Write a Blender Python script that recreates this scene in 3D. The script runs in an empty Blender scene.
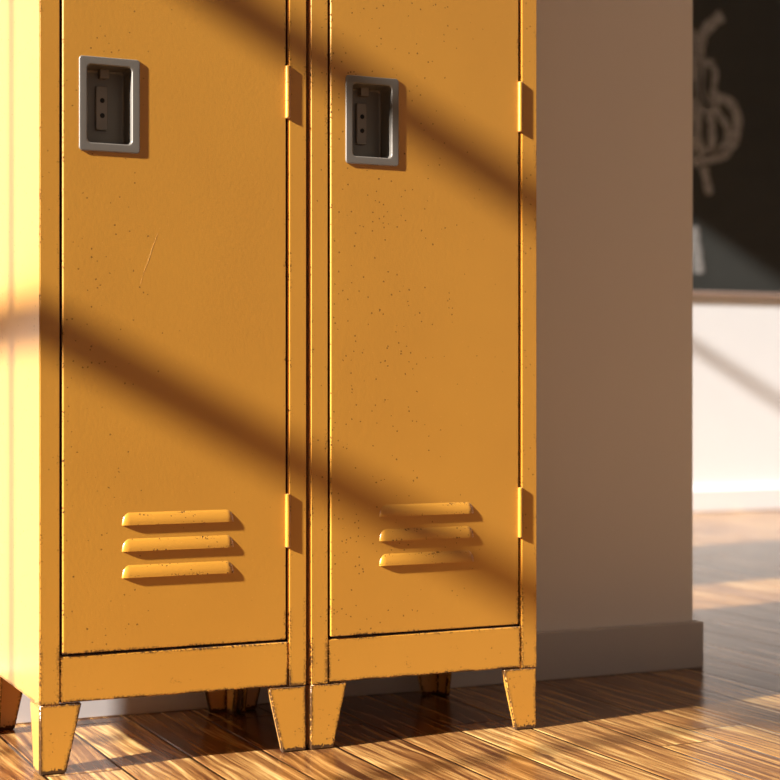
import bpy, bmesh, math
from mathutils import Vector, Matrix
from math import radians, sin, cos, pi, sqrt

SC = bpy.context.scene
COL = SC.collection

# ------------------------------------------------------------------ camera
cam_d = bpy.data.cameras.new('camera')
cam = bpy.data.objects.new('camera', cam_d); COL.objects.link(cam)
cam.location = (0, -2.264, 0.5214)
cam.rotation_euler = (radians(90), 0, -radians(24.685))
cam_d.sensor_width = 36
cam_d.lens = 36 * 1682.3 / 780
cam_d.shift_y = 0.0006
cam_d.clip_start = 0.05
cam_d.dof.use_dof = True
cam_d.dof.focus_distance = 2.42
cam_d.dof.aperture_fstop = 4.4
SC.camera = cam

# ------------------------------------------------------------------ world, sun, exposure
world = bpy.data.worlds.new('world'); SC.world = world
world.use_nodes = True
wb = world.node_tree.nodes['Background']
wb.inputs['Color'].default_value = (0.97, 0.84, 0.77, 1)
wb.inputs['Strength'].default_value = 0.148

sun_d = bpy.data.lights.new('sun', 'SUN')
sun_d.energy = 19.0
sun_d.color = (1.0, 0.968, 0.945)
sun_d.angle = radians(1.5)
sun = bpy.data.objects.new('sun', sun_d); COL.objects.link(sun)
SUN = Vector((1.0, 0.15, -0.53))
sun.rotation_euler = SUN.to_track_quat('-Z', 'Y').to_euler()
sun.location = (-6, -1, 5)

SC.view_settings.view_transform = 'Standard'
SC.view_settings.look = 'None'
SC.view_settings.exposure = 0.0
SC.view_settings.gamma = 1.0
SC.view_settings.use_curve_mapping = False


# ------------------------------------------------------------------ node helpers
class NT:
    def __init__(self, name):
        self.m = bpy.data.materials.new(name); self.m.use_nodes = True
        self.t = self.m.node_tree
        self.b = self.t.nodes['Principled BSDF']

    def n(self, kind, **kw):
        nd = self.t.nodes.new(kind)
        for k, v in kw.items():
            setattr(nd, k, v)
        return nd

    def put(self, sock, v):
        if isinstance(v, bpy.types.NodeSocket):
            self.t.links.new(v, sock)
        else:
            sock.default_value = v

    def math(self, op, a, b=None, c=None, clamp=False):
        nd = self.n('ShaderNodeMath', operation=op, use_clamp=clamp)
        for i, v in enumerate((a, b, c)):
            if v is not None:
                self.put(nd.inputs[i], v)
        return nd.outputs[0]

    def vmath(self, op, a, b=None):
        nd = self.n('ShaderNodeVectorMath', operation=op)
        self.put(nd.inputs[0], a)
        if b is not None:
            self.put(nd.inputs[1], b)
        return nd.outputs['Value'] if op in ('DOT_PRODUCT', 'LENGTH') else nd.outputs[0]

    def pos(self):
        return self.n('ShaderNodeNewGeometry').outputs['Position']

    def sep(self, v):
        nd = self.n('ShaderNodeSeparateXYZ'); self.put(nd.inputs[0], v)
        return nd.outputs

    def comb(self, x, y, z):
        nd = self.n('ShaderNodeCombineXYZ')
        for i, v in enumerate((x, y, z)):
            self.put(nd.inputs[i], v)
        return nd.outputs[0]

    def noise(self, vec, scale, detail=2.0, rough=0.5, dist=0.0):
        nd = self.n('ShaderNodeTexNoise')
        self.put(nd.inputs['Vector'], vec)
        nd.inputs['Scale'].default_value = scale
        nd.inputs['Detail'].default_value = detail
        nd.inputs['Roughness'].default_value = rough
        nd.inputs['Distortion'].default_value = dist
        return nd.outputs['Fac']

    def ramp(self, v, lo, hi, a=0.0, b=1.0):
        nd = self.n('ShaderNodeMapRange', interpolation_type='SMOOTHSTEP')
        self.put(nd.inputs['Value'], v)
        for k, x in (('From Min', lo), ('From Max', hi), ('To Min', a), ('To Max', b)):
            self.put(nd.inputs[k], x)
        return nd.outputs[0]

    def mix(self, f, a, b, mode='MIX'):
        nd = self.n('ShaderNodeMix', data_type='RGBA', blend_type=mode)
        self.put(nd.inputs[0], f)
        for s, v in ((nd.inputs[6], a), (nd.inputs[7], b)):
            self.put(s, v if isinstance(v, bpy.types.NodeSocket) else (*v, 1))
        return nd.outputs[2]

    def bump(self, h, strength=0.2, dist=0.001):
        nd = self.n('ShaderNodeBump')
        nd.inputs['Strength'].default_value = strength
        nd.inputs['Distance'].default_value = dist
        self.put(nd.inputs['Height'], h)
        self.put(self.b.inputs['Normal'], nd.outputs[0])

    def set(self, **kw):
        for k, v in kw.items():
            k = k.replace('_', ' ')
            if not isinstance(v, bpy.types.NodeSocket) and isinstance(v, tuple):
                v = (*v, 1)
            self.put(self.b.inputs[k], v)
        return self.m


def plain(name, col, rough=0.6, metal=0.0, mottled=0.06, spec=0.5):
    t = NT(name)
    f = t.noise(t.pos(), 7.0, 3.0)
    c2 = tuple(c * (1 - mottled) for c in col)
    t.set(Base_Color=t.mix(f, col, c2), Roughness=rough, Metallic=metal)
    t.b.inputs['Specular IOR Level'].default_value = spec
    return t.m


# ------------------------------------------------------------------ materials
def paint_material(name):
    t = NT(name)
    P = t.pos()
    z = t.sep(P)[2]
    big = t.noise(P, 4.5, 3.0)
    base = t.mix(t.ramp(big, 0.3, 0.7), (0.57, 0.254, 0.0185), (0.54, 0.237, 0.0165))
    # tiny dark chips and pale flecks scattered over the enamel
    nz = t.n('ShaderNodeTexNoise'); t.put(nz.inputs['Vector'], P); nz.inputs['Scale'].default_value = 420; nz.inputs['Detail'].default_value = 2
    wv = t.n('ShaderNodeVectorMath', operation='SCALE'); t.put(wv.inputs[0], nz.outputs['Color']); wv.inputs['Scale'].default_value = 0.0022
    wob = t.vmath('ADD', P, wv.outputs[0])
    v = t.n('ShaderNodeTexVoronoi'); t.put(v.inputs['Vector'], wob); v.inputs['Scale'].default_value = 150
    rnd = t.sep(v.outputs['Color'])
    size = t.math('MULTIPLY', rnd[1], 0.20)
    chip = t.math('MULTIPLY', t.math('LESS_THAN', v.outputs['Distance'], size),
                  t.math('GREATER_THAN', rnd[0], t.ramp(t.noise(P, 9.0, 2.0), 0.35, 0.7, 0.80, 0.25)))
    v2 = t.n('ShaderNodeTexVoronoi'); t.put(v2.inputs['Vector'], P); v2.inputs['Scale'].default_value = 160
    r2 = t.sep(v2.outputs['Color'])
    fleck = t.math('MULTIPLY', t.math('LESS_THAN', v2.outputs['Distance'], 0.13),
                   t.math('GREATER_THAN', r2[0], 0.86))
    # worn edges: rounded normal against true normal
    bev = t.n('ShaderNodeBevel'); bev.samples = 8; bev.inputs['Radius'].default_value = 0.008
    geo = t.n('ShaderNodeNewGeometry')
    att = t.n('ShaderNodeAttribute', attribute_name='rim')
    edge = t.math('MAXIMUM', t.math('SUBTRACT', 1.0, t.vmath('DOT_PRODUCT', bev.outputs[0], geo.outputs['True Normal'])),
                  t.math('MULTIPLY', att.outputs['Fac'], 0.16))
    fine = t.noise(P, 330.0, 3.0, 0.6)
    mid = t.noise(P, 22.0, 3.0, 0.6)
    low = t.ramp(z, 0.03, 0.27, 1.0, 0.0)
    need = t.math('ADD', t.math('MULTIPLY', low, 0.50), t.ramp(mid, 0.36, 0.70, -0.26, 0.14))
    # score = edge closeness + how worn the place is + grain
    score = t.math('ADD', t.math('MULTIPLY', t.ramp(edge, 0.0, 0.09), 0.36),
                   t.math('ADD', need, t.math('MULTIPLY', t.math('SUBTRACT', fine, 0.5), 1.9)))
    worn = t.math('MULTIPLY', t.ramp(score, 0.52, 0.60), t.ramp(edge, 0.003, 0.012))
    # scuffed patches low on the rail and the feet
    patch = t.math('MULTIPLY', t.ramp(t.noise(P, 48.0, 2.0), 0.57, 0.70), t.ramp(z, 0.0, 0.19, 1.0, 0.0))
    scuff = t.math('MULTIPLY', t.ramp(t.noise(P, 420.0, 2.0), 0.60, 0.64), t.ramp(patch, 0.05, 0.5))
    foot = t.math('GREATER_THAN', t.math('ADD', t.ramp(z, 0.0, 0.014, 0.62, 0.0), t.math('SUBTRACT', t.noise(P, 260.0, 3.0), 0.5)), 0.36)
    dark = t.math('MAXIMUM', t.math('MAXIMUM', worn, t.math('MULTIPLY', chip, 0.65)), t.math('MAXIMUM', scuff, foot))
    col = t.mix(t.math('MULTIPLY', fleck, 0.35), base, (0.75, 0.34, 0.07))
    col = t.mix(t.math('MULTIPLY', dark, 0.93), col, (0.035, 0.016, 0.009))
    t.set(Base_Color=col, Roughness=t.ramp(dark, 0, 1, 0.42, 0.8))
    t.b.inputs['IOR'].default_value = 1.35
    t.b.inputs['Coat Weight'].default_value = 1.0
    t.put(t.b.inputs['Coat Weight'], t.math('SUBTRACT', 1.0, dark, clamp=True))
    t.put(t.b.inputs['Specular IOR Level'], t.ramp(dark, 0, 1, 0.5, 0.05))
    t.b.inputs['Coat IOR'].default_value = 1.65
    t.b.inputs['Sheen Weight'].default_value = 0.28
    t.b.inputs['Sheen Roughness'].default_value = 0.4
    t.b.inputs['Coat Roughness'].default_value = 0.3
    h = t.math('SUBTRACT', t.math('MULTIPLY', t.noise(P, 190.0, 4.0, 0.65), 0.5), t.math('MULTIPLY', dark, 0.5))
    t.bump(h, 0.32, 0.0009)
    return t.m


def wood_material():
    t = NT('oak_floorboards')
    P = t.pos()
    x, y, _ = t.sep(P)
    W = 0.108
    u = t.math('DIVIDE', t.math('SUBTRACT', x, 0.094), W)
    row = t.math('FLOOR', u)
    fu = t.math('SUBTRACT', u, row)
    wn = t.n('ShaderNodeTexWhiteNoise', noise_dimensions='1D'); t.put(wn.inputs['W'], row)
    off = t.math('MULTIPLY', wn.outputs['Value'], 1.7)
    vv = t.math('DIVIDE', t.math('ADD', y, off), 1.25)
    cell = t.math('FLOOR', vv)
    fv = t.math('SUBTRACT', vv, cell)
    wn2 = t.n('ShaderNodeTexWhiteNoise', noise_dimensions='2D')
    t.put(wn2.inputs['Vector'], t.comb(row, cell, 0.0))
    rv = t.sep(wn2.outputs['Color'])
    # grain runs along the board (y)
    warp = t.noise(t.comb(t.math('MULTIPLY', x, 9.0), t.math('MULTIPLY', y, 2.2), t.math('MULTIPLY', rv[0], 40.0)), 1.0, 2.0)
    gx = t.math('ADD', t.math('MULTIPLY', x, 1.0), t.math('MULTIPLY', warp, 0.05))
    gv = t.comb(t.math('MULTIPLY', gx, 95.0), t.math('MULTIPLY', y, 3.2), t.math('MULTIPLY', rv[1], 60.0))
    g1 = t.noise(gv, 1.0, 4.0, 0.62)
    gv2 = t.comb(t.math('MULTIPLY', gx, 330.0), t.math('MULTIPLY', y, 9.0), t.math('MULTIPLY', rv[2], 60.0))
    g2 = t.noise(gv2, 1.0, 3.0, 0.6)
    tone = t.math('ADD', t.math('MULTIPLY', t.math('SUBTRACT', rv[0], 0.5), 0.16),
                  t.math('ADD', t.math('MULTIPLY_ADD', g1, 1.35, -0.26), t.math('MULTIPLY', g2, 0.26)))
    cr = t.n('ShaderNodeValToRGB'); t.put(cr.inputs[0], tone)
    e = cr.color_ramp.elements
    e[0].position = 0.36; e[0].color = (0.070, 0.023, 0.0075, 1)
    e[1].position = 0.82; e[1].color = (0.64, 0.43, 0.155, 1)
    a = e.new(0.50); a.color = (0.19, 0.078, 0.022, 1)
    a = e.new(0.66); a.color = (0.36, 0.185, 0.055, 1)
    col = cr.outputs[0]
    # dark streaks and knots
    streak = t.ramp(t.noise(t.comb(t.math('MULTIPLY', gx, 60.0), t.math('MULTIPLY', y, 1.6), rv[1]), 1.0, 2.0), 0.62, 0.75)
    col = t.mix(t.math('MULTIPLY', streak, 0.55), col, (0.06, 0.021, 0.009))
    kv = t.n('ShaderNodeTexVoronoi'); kv.inputs['Scale'].default_value = 1.0
    t.put(kv.inputs['Vector'], t.comb(t.math('MULTIPLY', gx, 17.0), t.math('MULTIPLY', y, 4.2), 0.0))
    krand = t.sep(kv.outputs['Color'])
    knot = t.math('MULTIPLY', t.ramp(t.math('ADD', kv.outputs['Distance'], t.math('MULTIPLY', t.math('SUBTRACT', g2, 0.5), 0.12)), 0.05, 0.12, 1.0, 0.0),
                  t.math('GREATER_THAN', krand[0], 0.80))
    col = t.mix(t.math('MULTIPLY', knot, 0.85), col, (0.05, 0.017, 0.007))
    edge = t.math('MINIMUM', fu, t.math('SUBTRACT', 1.0, fu))
    edge_m = t.math('MULTIPLY', edge, W)
    endd = t.math('MULTIPLY', t.math('MINIMUM', fv, t.math('SUBTRACT', 1.0, fv)), 1.25)
    d = t.math('MINIMUM', edge_m, endd)
    groove = t.ramp(d, 0.0006, 0.0016, 1.0, 0.0)
    col = t.mix(t.math('MULTIPLY', groove, 0.9), col, (0.020, 0.009, 0.005))
    t.set(Base_Color=col, Roughness=t.ramp(g1, 0.2, 0.8, 0.26, 0.17))
    t.b.inputs['IOR'].default_value = 1.6
    h = t.math('ADD', t.math('MULTIPLY', t.ramp(d, 0.0, 0.0040), 1.0), t.math('MULTIPLY', g2, 0.05))
    t.bump(h, 1.0, 0.0020)
    return t.m


def board_material():
    t = NT('slate_board')
    P = t.pos()
    x, y, z = t.sep(P)
    n = t.noise(t.comb(t.math('MULTIPLY', x, 2.0), y, t.math('MULTIPLY', z, 3.0)), 2.0, 4.0, 0.6)
    t.set(Base_Color=t.mix(n, (0.028, 0.030, 0.027), (0.052, 0.055, 0.049)), Roughness=0.6)
    t.b.inputs['Specular IOR Level'].default_value = 0.4
    return t.m


def chalk_material(name, lo, hi):
    t = NT(name)
    n = t.noise(t.pos(), 70.0, 3.0, 0.7)
    t.set(Base_Color=t.mix(t.ramp(n, 0.35, 0.65), lo, hi), Roughness=0.95)
    return t.m


PAINT = paint_material('ochre_enamel')
WOOD = wood_material()
WALL = plain('warm_white_wall', (0.87, 0.83, 0.78), 0.85, 0, 0.03, 0.25)
FARWALL = plain('white_wall', (0.89, 0.895, 0.88), 0.85, 0, 0.03, 0.25)
SKIRT = plain('skirting_paint', (0.60, 0.57, 0.54), 0.5, 0, 0.03)
WHITE = plain('white_trim_paint', (0.90, 0.89, 0.87), 0.45, 0, 0.03)
METAL = plain('cast_zinc', (0.25, 0.222, 0.185), 0.42, 0.5, 0.12)
METAL2 = plain('zinc_latch', (0.33, 0.28, 0.23), 0.45, 0.4, 0.12)
HOLE_SHADE = plain('hole_shade', (0.012, 0.010, 0.009), 0.7)  # darkness inside the latch holes, put into the colour
SCRATCH = plain('bare_scratch', (0.74, 0.40, 0.10), 0.5)
SLATE = board_material()
TRAY = plain('tray_wood', (0.42, 0.30, 0.24), 0.55, 0, 0.15)
CHALK = chalk_material('chalk_dust', (0.15, 0.152, 0.148), (0.50, 0.50, 0.49))
CHALK2 = chalk_material('chalk_thick', (0.16, 0.155, 0.145), (0.34, 0.33, 0.31))


# ------------------------------------------------------------------ mesh helpers
def link(name, bm, mat, parent=None, smooth=False, wn=False):
    bmesh.ops.recalc_face_normals(bm, faces=bm.faces[:])
    me = bpy.data.meshes.new(name); bm.to_mesh(me); bm.free()
    me.materials.append(mat)
    if mat is PAINT and name not in ('louver', 'hinge'):
        # narrow bevel faces along the edges: where enamel chips first
        at = me.attributes.new('rim', 'FLOAT', 'FACE')
        for p in me.polygons:
            vs = [me.vertices[i].co for i in p.vertices]
            flat = max(abs(c) for c in p.normal) > .999
            at.data[p.index].value = 1.0 if not flat and min((vs[i] - vs[i - 1]).length for i in range(len(vs))) < .0035 else 0.0
    if smooth or wn:
        for p in me.polygons:
            p.use_smooth = True
    o = bpy.data.objects.new(name, me); COL.objects.link(o)
    if parent is not None:
        o.parent = parent
    if wn:
        me.set_sharp_from_angle(angle=radians(50))
        md = o.modifiers.new('normals', 'WEIGHTED_NORMAL'); md.keep_sharp = True
    return o


def box(bm, x0, x1, y0, y1, z0, z1, bev=0.0, seg=2):
    vs = [bm.verts.new(p) for p in ((x0, y0, z0), (x1, y0, z0), (x1, y1, z0), (x0, y1, z0),
                                    (x0, y0, z1), (x1, y0, z1), (x1, y1, z1), (x0, y1, z1))]
    fs = [bm.faces.new([vs[i] for i in q]) for q in ((3, 2, 1, 0), (4, 5, 6, 7), (0, 1, 5, 4), (1, 2, 6, 5), (2, 3, 7, 6), (3, 0, 4, 7))]
    if bev:
        es = list({e for f in fs for e in f.edges})
        bmesh.ops.bevel(bm, geom=es, offset=bev, segments=seg, affect='EDGES', profile=0.5)


def boxes(*bs):
    bm = bmesh.new()
    for b in bs:
        box(bm, *b)
    return bm


def loft(bm, loops, cap0=False, cap1=False):
    rings = [[bm.verts.new(p) for p in l] for l in loops]
    n = len(rings[0])
    for a, b in zip(rings, rings[1:]):
        for i in range(n):
            j = (i + 1) % n
            bm.faces.new((a[i], a[j], b[j], b[i]))
    if cap0: bm.faces.new(rings[0][::-1])
    if cap1: bm.faces.new(rings[-1])
    return rings


def rrect(x0, x1, z0, z1, r, y, seg=4):
    r = max(r, 1e-4)
    pts = []
    for cx, cz, a0 in ((x1 - r, z1 - r, 0), (x0 + r, z1 - r, 90), (x0 + r, z0 + r, 180), (x1 - r, z0 + r, 270)):
        for k in range(seg + 1):
            a = radians(a0 + 90 * k / seg)
            pts.append((cx + r * cos(a), y, cz + r * sin(a)))
    return pts


def lathe_z(bm, cx, cy, prof, seg=20):
    loft(bm, [[(cx + r * cos(2 * pi * k / seg), cy + r * sin(2 * pi * k / seg), z) for k in range(seg)] for r, z in prof], True, True)


def empty(name, loc):
    o = bpy.data.objects.new(name, None); COL.objects.link(o)
    o.location = loc; o.empty_display_size = 0.1
    return o


def struct(name, bm, mat, parent=None):
    o = link(name, bm, mat, parent)
    if parent is None:
        o['kind'] = 'structure'
    return o


# ------------------------------------------------------------------ the room
YW = 0.381            # face of the wall behind the lockers
XE = 1.844            # free end of that wall
XL = -1.2             # window wall of the room with the lockers
XP = 1.3              # window wall of the room behind
YF = 3.726            # far wall
HC = 3.3

struct('floor', boxes((XL - .15, 9, -4.5, YF + .1, -0.05, 0)), WOOD)
struct('ceiling', boxes((XL - .15, 9, -3.0, YW + .10, HC, HC + .1), (XP - .15, 9, YW + .10, YF + .1, HC, HC + .1)), FARWALL)
struct('wall_back', boxes((XL - .12, XE, YW, YW + .10, 0, HC)), WALL)
struct('baseboard_back', boxes((XL, XE + .015, YW - .015, YW, 0, .086, .002), (XE, XE + .015, YW, YW + .10, 0, .086, .001)), SKIRT)
struct('wall_far', boxes((XP - .12, 9, YF, YF + .1, 0, HC)), FARWALL)
struct('baseboard_far', boxes((XP, 9, YF - .02, YF, 0, .10, .004)), WHITE)


def wall_x(name, X, t, y0, y1, holes, mat):
    """wall at x = X (thickness t outwards) with rectangular window openings (ya, yb, za, zb)"""
    bm = bmesh.new()
    ys = [y0]
    for ya, yb, za, zb in holes:
        box(bm, X - t, X, ys[-1], ya, 0, HC)
        box(bm, X - t, X, ya, yb, 0, za)
        box(bm, X - t, X, ya, yb, zb, HC)
        ys.append(yb)
    box(bm, X - t, X, ys[-1], y1, 0, HC)
    return struct(name, bm, mat)


# window wall on the left of the lockers
H1 = (-1.42, 0.35, 0.80, 2.83)
wall_x('wall_left', XL, .12, -3.0, YW, [H1], WALL)
xm = XL - .06
win = struct('window_1', boxes((xm - .03, xm + .03, H1[0], H1[0] + .05, H1[2], H1[3]), (xm - .03, xm + .03, H1[1] - .05, H1[1], H1[2], H1[3]),
                               (xm - .03, xm + .03, H1[0] + .05, H1[1] - .05, H1[2], H1[2] + .05),
                               (xm - .03, xm + .03, H1[0] + .05, H1[1] - .05, H1[3] - .05, H1[3])), WHITE)
dx = xm - 0.5198
for zz in (0.613, 1.08):
    zc = zz - 0.53 * dx if zz == 0.613 else 1.075 - 0.53 * (xm - 0.79)
    link('glazing_bar', boxes((xm - .015, xm + .015, H1[0] + .05, H1[1] - .05, zc - .031, zc + .031)), WHITE, win)
for yy in (0.178, -0.248):
    yc = yy + 0.15 * dx
    link('glazing_bar', boxes((xm - .013, xm + .013, yc - .012, yc + .012, H1[2] + .05, H1[3] - .05)), WHITE, win)
for yc in (-0.93,):
    link('glazing_bar', boxes((xm - .013, xm + .013, yc - .012, yc + .012, H1[2] + .05, H1[3] - .05)), WHITE, win)

# window wall of the room behind (its two windows throw the sun patches on the far wall and floor)
H2 = (0.86, 1.32, 0.45, 2.85)
H3 = (2.09, 3.55, 0.62, 2.85)
wall_x('wall_right', XP, .12, YW + .10, YF, [H2, H3], FARWALL)
xm2 = XP - .06
for nm, H in (('window_2', H2), ('window_3', H3)):
    w = struct(nm, boxes((xm2 - .03, xm2 + .03, H[0], H[0] + .04, H[2], H[3]), (xm2 - .03, xm2 + .03, H[1] - .04, H[1], H[2], H[3]),
                         (xm2 - .03, xm2 + .03, H[0] + .04, H[1] - .04, H[2], H[2] + .04),
                         (xm2 - .03, xm2 + .03, H[0] + .04, H[1] - .04, H[3] - .04, H[3])), WHITE)
    zc = 0.7157 + 0.53 * (4.173 - xm2)
    link('glazing_bar', boxes((xm2 - .015, xm2 + .015, H[0] + .04, H[1] - .04, zc - .017, zc + .017)), WHITE, w)


# ------------------------------------------------------------------ lockers
def make_locker(x0, y0, w, label, hx, hinge_z, louvers, scratch=None, lip=.0022, hdz=0.0):
    root = empty('locker', (x0, y0, 0))
    root['label'] = label; root['category'] = 'locker'; root['group'] = 'ochre metal lockers'
    D, Z0, Z1, S, RT, DT = 0.335, 0.0955, 1.80, 0.0277, 0.1588, 1.735
    T = 0.0015
    # carcass: one folded sheet, sides turned in at the front as stiles
    bm = bmesh.new()
    prof = [(S, 0), (0, 0), (0, D), (w, D), (w, 0), (w - S, 0), (w - S, .0055), (w - S + T, .0055), (w - S + T, T * 1.5), (w - T, T * 1.5),
            (w - T, D - T), (T, D - T), (T, T * 1.5), (S - T, T * 1.5), (S - T, .0055), (S, .0055)]
    rings = loft(bm, [[(x, y, z) for x, y in prof] for z in (Z0, Z1)], True, True)
    es = []
    for ks, off, sg in (((1,), lip, 5), ((5,), .0022, 4), ((0, 4), .0007, 2)):
        es = []
        for k in ks:
            a, b = rings[0][k], rings[1][k]
            es += [e for e in a.link_edges if e.other_vert(a) is b]
        bmesh.ops.bevel(bm, geom=es, offset=off, segments=sg, affect='EDGES')
    link('body', bm, PAINT, root, wn=True)
    link('top_panel', boxes((T, w - T, T * 1.5, D - T, Z1 - .002, Z1)), PAINT, root)
    link('bottom_panel', boxes((T, w - T, .022, D - T, Z0 + .001, Z0 + .003)), PAINT, root)
    g = .0007
    link('bottom_rail', boxes((S + g, w - S - g, 0.0004, .022, Z0 + .0006, RT, .0015)), PAINT, root)
    link('top_rail', boxes((S + g, w - S - g, 0.0004, .022, DT + .004, Z1 - .003, .0011)), PAINT, root)
    # door with an opening for the recessed handle
    gl, gr = .0036, .0034
    dx0, dx1, dz0, dz1 = S + gl, w - S - gr, RT + .0037, DT
    hw, hz0, hz1 = .0855, .8510 + hdz, .9805 + hdz
    b = .0115
    ax0, ax1, az0, az1 = hx + b - .001, hx + hw - b + .001, hz0 + b - .001, hz1 - b + .001
    bm = bmesh.new()
    r = .0022
    lp = [rrect(dx0, dx1, dz0, dz1, .002, .0060, 2)]
    lp.append(rrect(dx0, dx1, dz0, dz1, .002, r, 2))
    for a in (18, 36, 54, 72, 90):
        q = 1 - cos(radians(a)); p = r * (1 - sin(radians(a)))
        lp.append(rrect(dx0 + .0022 * q, dx1 - .0009 * q, dz0 + .0012 * q, dz1 - .0012 * q, .002, p, 2))
    lp.append(rrect(ax0, ax1, az0, az1, .004, 0, 2))
    lp.append(rrect(ax0, ax1, az0, az1, .004, .0060, 2))
    lp.append(lp[0])
    loft(bm, lp)
    bmesh.ops.remove_doubles(bm, verts=bm.verts[:], dist=1e-6)
    door = link('door', bm, PAINT, root, wn=True)
    # stamped louvres, open along the lower lip
    lx0, lx1 = louvers
    sets = [(lz, lx0, lx1) for lz in (.3352, .2990, .2625)] + [(lz, lx0, lx1) for lz in (1.585, 1.549, 1.513)]
    for lz, a0, a1 in sets:
        bm = bmesh.new()
        n = 10; EL = .011; H = .0185; PR = .0036
        xs = [a0 + EL * (1 - cos(pi / 2 * k / n)) for k in range(n + 1)]
        xs += [a1 - EL * (1 - cos(pi / 2 * k / n)) for k in range(n, -1, -1)]
        loops = []
        for i, xx in enumerate(xs):
            tt = min((xx - a0) / EL, (a1 - xx) / EL, 1.0)
            e = sqrt(max(0.0, 1 - (1 - tt) ** 2)); e = max(e, .03)
            sec = [(0.0006, H * e)]
            for k in range(1, 7):
                a = pi / 2 * k / 6
                sec.append((-PR * e * sin(a) ** 1.1, H * e * (1 - k / 6 * .86)))
            sec.append((-PR * e, 0.0)); sec.append((-PR * e + .0012 * e, 0.0)); sec.append((0.0006, H * e * .25))
            loops.append([(xx, y, lz + z) for y, z in sec])
        loft(bm, loops, True, True)
        lv = link('louver', bm, PAINT, door, True)
        lv.data.set_sharp_from_angle(angle=radians(40))
    if scratch:
        for (xa, za, xb, zb, wd) in scratch:
            bm = bmesh.new()
            dv = Vector((xb - xa, 0, zb - za)); nrm = Vector((-dv.z, 0, dv.x)).normalized() * wd
            pts = [Vector((xa, 0, za)) + dv * (k / 6) + nrm * .6 * sin(k * 1.9) for k in range(7)]
            loft(bm, [[tuple(p + nrm * q + Vector((0, yy, 0))) for q, yy in ((-s, .0002), (s, .0002), (s, -.0001), (-s, -.0001))]
                      for p, s in zip(pts, (.15, .7, 1, 1, .9, .6, .1))], True, True)
            o = link('scratch_mark', bm, SCRATCH, door); o['label'] = 'thin pale scratch in the paint'
    # recessed handle: bezel and cup in one casting
    bm = bmesh.new()
    R = .0012; PR = .0021
    X0, X1, A0, A1 = hx, hx + hw, hz0, hz1
    lp = [rrect(X0, X1, A0, A1, .0045, -.00005)]
    lp.append(rrect(X0, X1, A0, A1, .0045, -PR + R))
    for a in (30, 60, 90):
        q = R * (1 - cos(radians(a)))
        lp.append(rrect(X0 + q, X1 - q, A0 + q, A1 - q, .0045 - q, -PR + R * (1 - sin(radians(a)))))
    for a in (0, 30, 60, 90):
        q = .0018 * (1 - sin(radians(a))); 
        lp.append(rrect(X0 + b - q, X1 - b + q, A0 + b - q, A1 - b + q, .0065, -PR + .0018 * (1 - cos(radians(a)))))
    dep = .038; fl = .004
    lp.append(rrect(X0 + b, X1 - b, A0 + b, A1 - b, .0065, dep - fl))
    for a in (30, 60, 90):
        q = fl * (1 - cos(radians(a)))
        lp.append(rrect(X0 + b + q, X1 - b - q, A0 + b + q, A1 - b - q, max(.0065 - q, .0025), dep - fl + fl * sin(radians(a))))
    loft(bm, lp, False, True)
    hd = link('handle', bm, METAL, root, wn=True)
    hd['label'] = 'grey metal recessed handle cup'
    cx = hx + .0410
    bm = bmesh.new()
    z0p, z1p, xp0, xp1 = .8855 + hdz, .947 + hdz, cx - .0085, cx + .0080
    loft(bm, [rrect(xp0, xp1, z0p, z1p, .0025, dep + .0005), rrect(xp0, xp1, z0p, z1p, .0025, dep - .0040),
              rrect(xp0 + .0008, xp1 - .0008, z0p + .0008, z1p - .0008, .002, dep - .0048)], False, True)
    link('latch_plate', bm, METAL2, hd)
    for zc, k in ((.9268 + hdz, 0), (.9058 + hdz, 1)):  # near-black discs on the plate stand in for two shaded holes
        bm = bmesh.new()
        seg = 18
        ring = [[(cx + .0005 + rr * cos(2 * pi * q / seg), yy, zc + rr * 1.05 * sin(2 * pi * q / seg)) for q in range(seg)]
                for rr, yy in ((.0033, dep - .0046), (.0033, dep - .0052), (.0026, dep - .0054))]
        loft(bm, ring, True, True)
        link('hole_disc', bm, HOLE_SHADE, hd)
    bm = boxes((cx - .0045, cx + .0085, dep - .012, dep + .0005, .957 + hdz, .9715 + hdz, .0012))
    link('latch_tab', bm, METAL2, hd)
    # the door hangs a hair out of plane: latch side proud, hinge side set back
    for o in [door, hd] + list(door.children) + list(hd.children):
        for v in o.data.vertices:
            v.co.y += -.0013 + .0026 * (v.co.x - dx0) / (dx1 - dx0)
    # hinge knuckles standing proud of the gap
    hxk = w - S - gr * .5
    for z0h, z1h in hinge_z:
        bm = bmesh.new()
        rr = .0035
        prof = [(rr * .7, z0h), (rr, z0h + .0012)]
        nk = 3; L = (z1h - z0h) / nk
        for k in range(1, nk):
            zc = z0h + k * L
            prof += [(rr, zc - .0006), (rr * .90, zc - .0003), (rr * .90, zc + .0003), (rr, zc + .0006)]
        prof += [(rr, z1h - .0012), (rr * .7, z1h)]
        lathe_z(bm, hxk + .0006, 0.0, prof)
        hg = link('hinge', bm, PAINT, root, True)
        hg.data.set_sharp_from_angle(angle=radians(40))
        # leaf plates running back into the gap
        link('hinge_leaf', boxes((hxk - .0011, hxk + .0011, .002, .019, z0h + .001, z1h - .001)), PAINT, hg)
    # tapered angle legs
    a, c, tk = .0585, .0368, .0085
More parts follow.
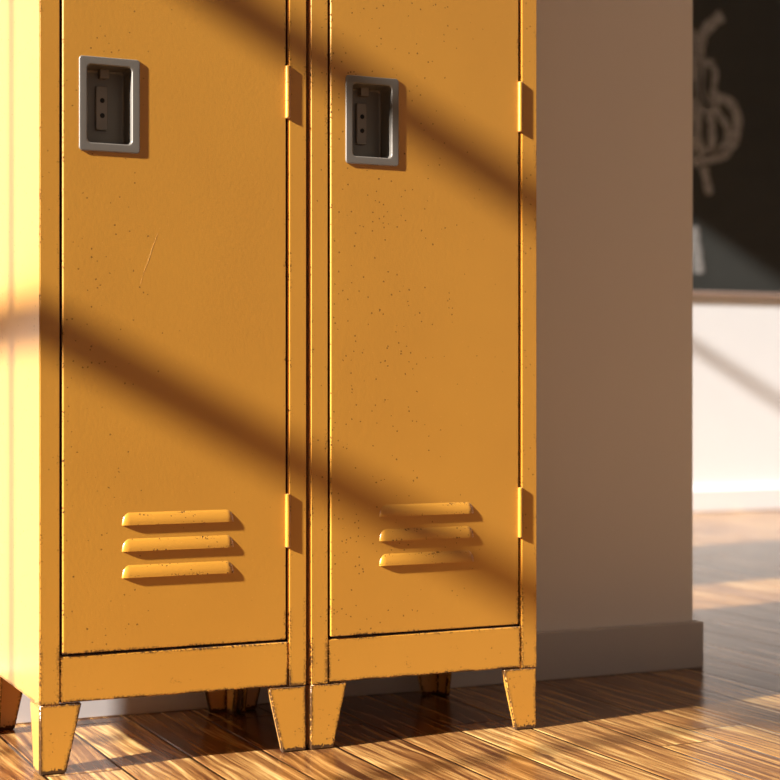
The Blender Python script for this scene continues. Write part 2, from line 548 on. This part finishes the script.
    for sx in (0, 1):
        for sy in (0, 1):
            L = lambda q, z: [(0, 0, z), (q, 0, z), (q, tk, z), (tk, tk, z), (tk, q, z), (0, q, z)]
            fx = (lambda x: w - x) if sx else (lambda x: x)
            fy = (lambda y: D - y) if sy else (lambda y: y)
            bm = bmesh.new()
            lo = [[(fx(x), fy(y), z) for x, y, z in L(q, z)] for q, z in ((c, 0.0), (a, Z0 - .0004))]
            loft(bm, lo, True, True)
            bmesh.ops.recalc_face_normals(bm, faces=bm.faces[:])
            bmesh.ops.bevel(bm, geom=bm.edges[:], offset=.0018, segments=3, affect='EDGES')
            link('leg', bm, PAINT, root, wn=True)
    return root


make_locker(0.5190, 0.0, 0.3883, 'left ochre metal locker with sunlit side and a pale scratch on its door', .0540,
            ((.2953, .3725), (.9135, .9895), (1.52, 1.596)), (.1143, .2773),
            scratch=((.1441, .6808, .1655, .7408, .0005), (.1408, .669, .1432, .6775, .0004)), lip=.0012, hdz=-.0016)
make_locker(0.9131, -0.0008, 0.3761, 'right ochre metal locker, nearer the free end of the wall', .0550,
            ((.2955, .3725), (.9185, .9955), (1.52, 1.597)), (.1095, .2665), hdz=.0026)


# ------------------------------------------------------------------ chalkboard on the far wall
cb = empty('chalkboard', (5.2, YF, 0.90))
cb['label'] = 'black chalkboard with white chalk scribbles, mounted on the white far wall'
cb['category'] = 'chalkboard'


def rel(bm):
    bmesh.ops.translate(bm, verts=bm.verts[:], vec=(-5.2, -YF, -0.90)); return bm


BX0, BX1, BZ0, BZ1 = 3.2, 7.2, 0.945, 2.35
YB = YF - .009
pan = link('board_panel', rel(boxes((BX0, BX1, YB, YF, BZ0, BZ1))), SLATE, cb)
link('frame', rel(boxes((BX0 - .04, BX0, YB - .004, YF, BZ0 - .012, BZ1 + .04, .003), (BX1, BX1 + .04, YB - .004, YF, BZ0 - .012, BZ1 + .04, .003),
                        (BX0, BX1, YB - .004, YF, BZ1, BZ1 + .04, .003))), TRAY, cb)
tr = link('chalk_tray', rel(boxes((BX0, BX1, YB - .004, YF, BZ0 - .014, BZ0, .002))), TRAY, cb)


def stroke(pts, wd, mat, name='chalk_mark', parent=pan):
    P = [Vector((x, 0, z)) for x, z in pts]
    # smooth the polyline (Catmull-Rom)
    Q = []
    for i in range(len(P) - 1):
        p0, p1, p2, p3 = P[max(i - 1, 0)], P[i], P[i + 1], P[min(i + 2, len(P) - 1)]
        for k in range(6):
            t = k / 6
            Q.append(.5 * ((2 * p1) + (p2 - p0) * t + (2 * p0 - 5 * p1 + 4 * p2 - p3) * t * t + (3 * p1 - p0 - 3 * p2 + p3) * t ** 3))
    Q.append(P[-1])
    bm = bmesh.new(); loops = []
    for i, q in enumerate(Q):
        d = (Q[min(i + 1, len(Q) - 1)] - Q[max(i - 1, 0)]).normalized()
        n = Vector((-d.z, 0, d.x)); h = wd * .5 * (1 + .10 * sin(i * .9))
        if i in (0, len(Q) - 1): h *= .5
        loops.append([tuple(q + n * s * h + Vector((0, YB + yy, 0))) for s, yy in ((-1, .0003), (1, .0003), (.8, -.0007), (-.8, -.0007))])
    loft(bm, loops, True, True)
    o = link(name, rel(bm), mat, parent)
    o['label'] = 'white chalk stroke'


CH = [([(4.324, 2.137), (4.277, 2.102), (4.226, 2.05), (4.208, 1.994), (4.205, 1.94)], .045),
      ([(4.205, 1.94), (4.202, 1.873), (4.205, 1.789), (4.226, 1.749)], .03),
      ([(4.248, 1.931), (4.219, 1.905), (4.212, 1.826), (4.226, 1.767), (4.255, 1.745), (4.277, 1.795), (4.285, 1.88), (4.27, 1.921), (4.248, 1.931)], .028),
      ([(4.226, 1.749), (4.197, 1.68), (4.197, 1.608), (4.219, 1.55), (4.255, 1.54), (4.27, 1.613), (4.263, 1.685), (4.245, 1.738), (4.226, 1.749)], .034),
      ([(4.285, 1.777), (4.35, 1.77), (4.395, 1.724), (4.402, 1.658), (4.377, 1.589), (4.328, 1.538), (4.27, 1.522), (4.205, 1.507), (4.168, 1.492)], .042),
      ([(4.277, 1.74), (4.314, 1.7), (4.35, 1.654), (4.343, 1.593), (4.299, 1.542)], .03),
      ([(4.226, 1.478), (4.241, 1.418), (4.258, 1.359)], .036),
      ([(4.161, 1.774), (4.168, 1.654), (4.161, 1.534)], .04),
      ([(4.164, 2.062), (4.183, 1.968), (4.173, 1.847)], .03)]
for pts, wd in CH:
    stroke(pts, wd * 1.2, CHALK)
stroke([(4.176, 1.223), (4.186, 1.15), (4.196, 1.09), (4.205, 1.02)], .055, CHALK2)
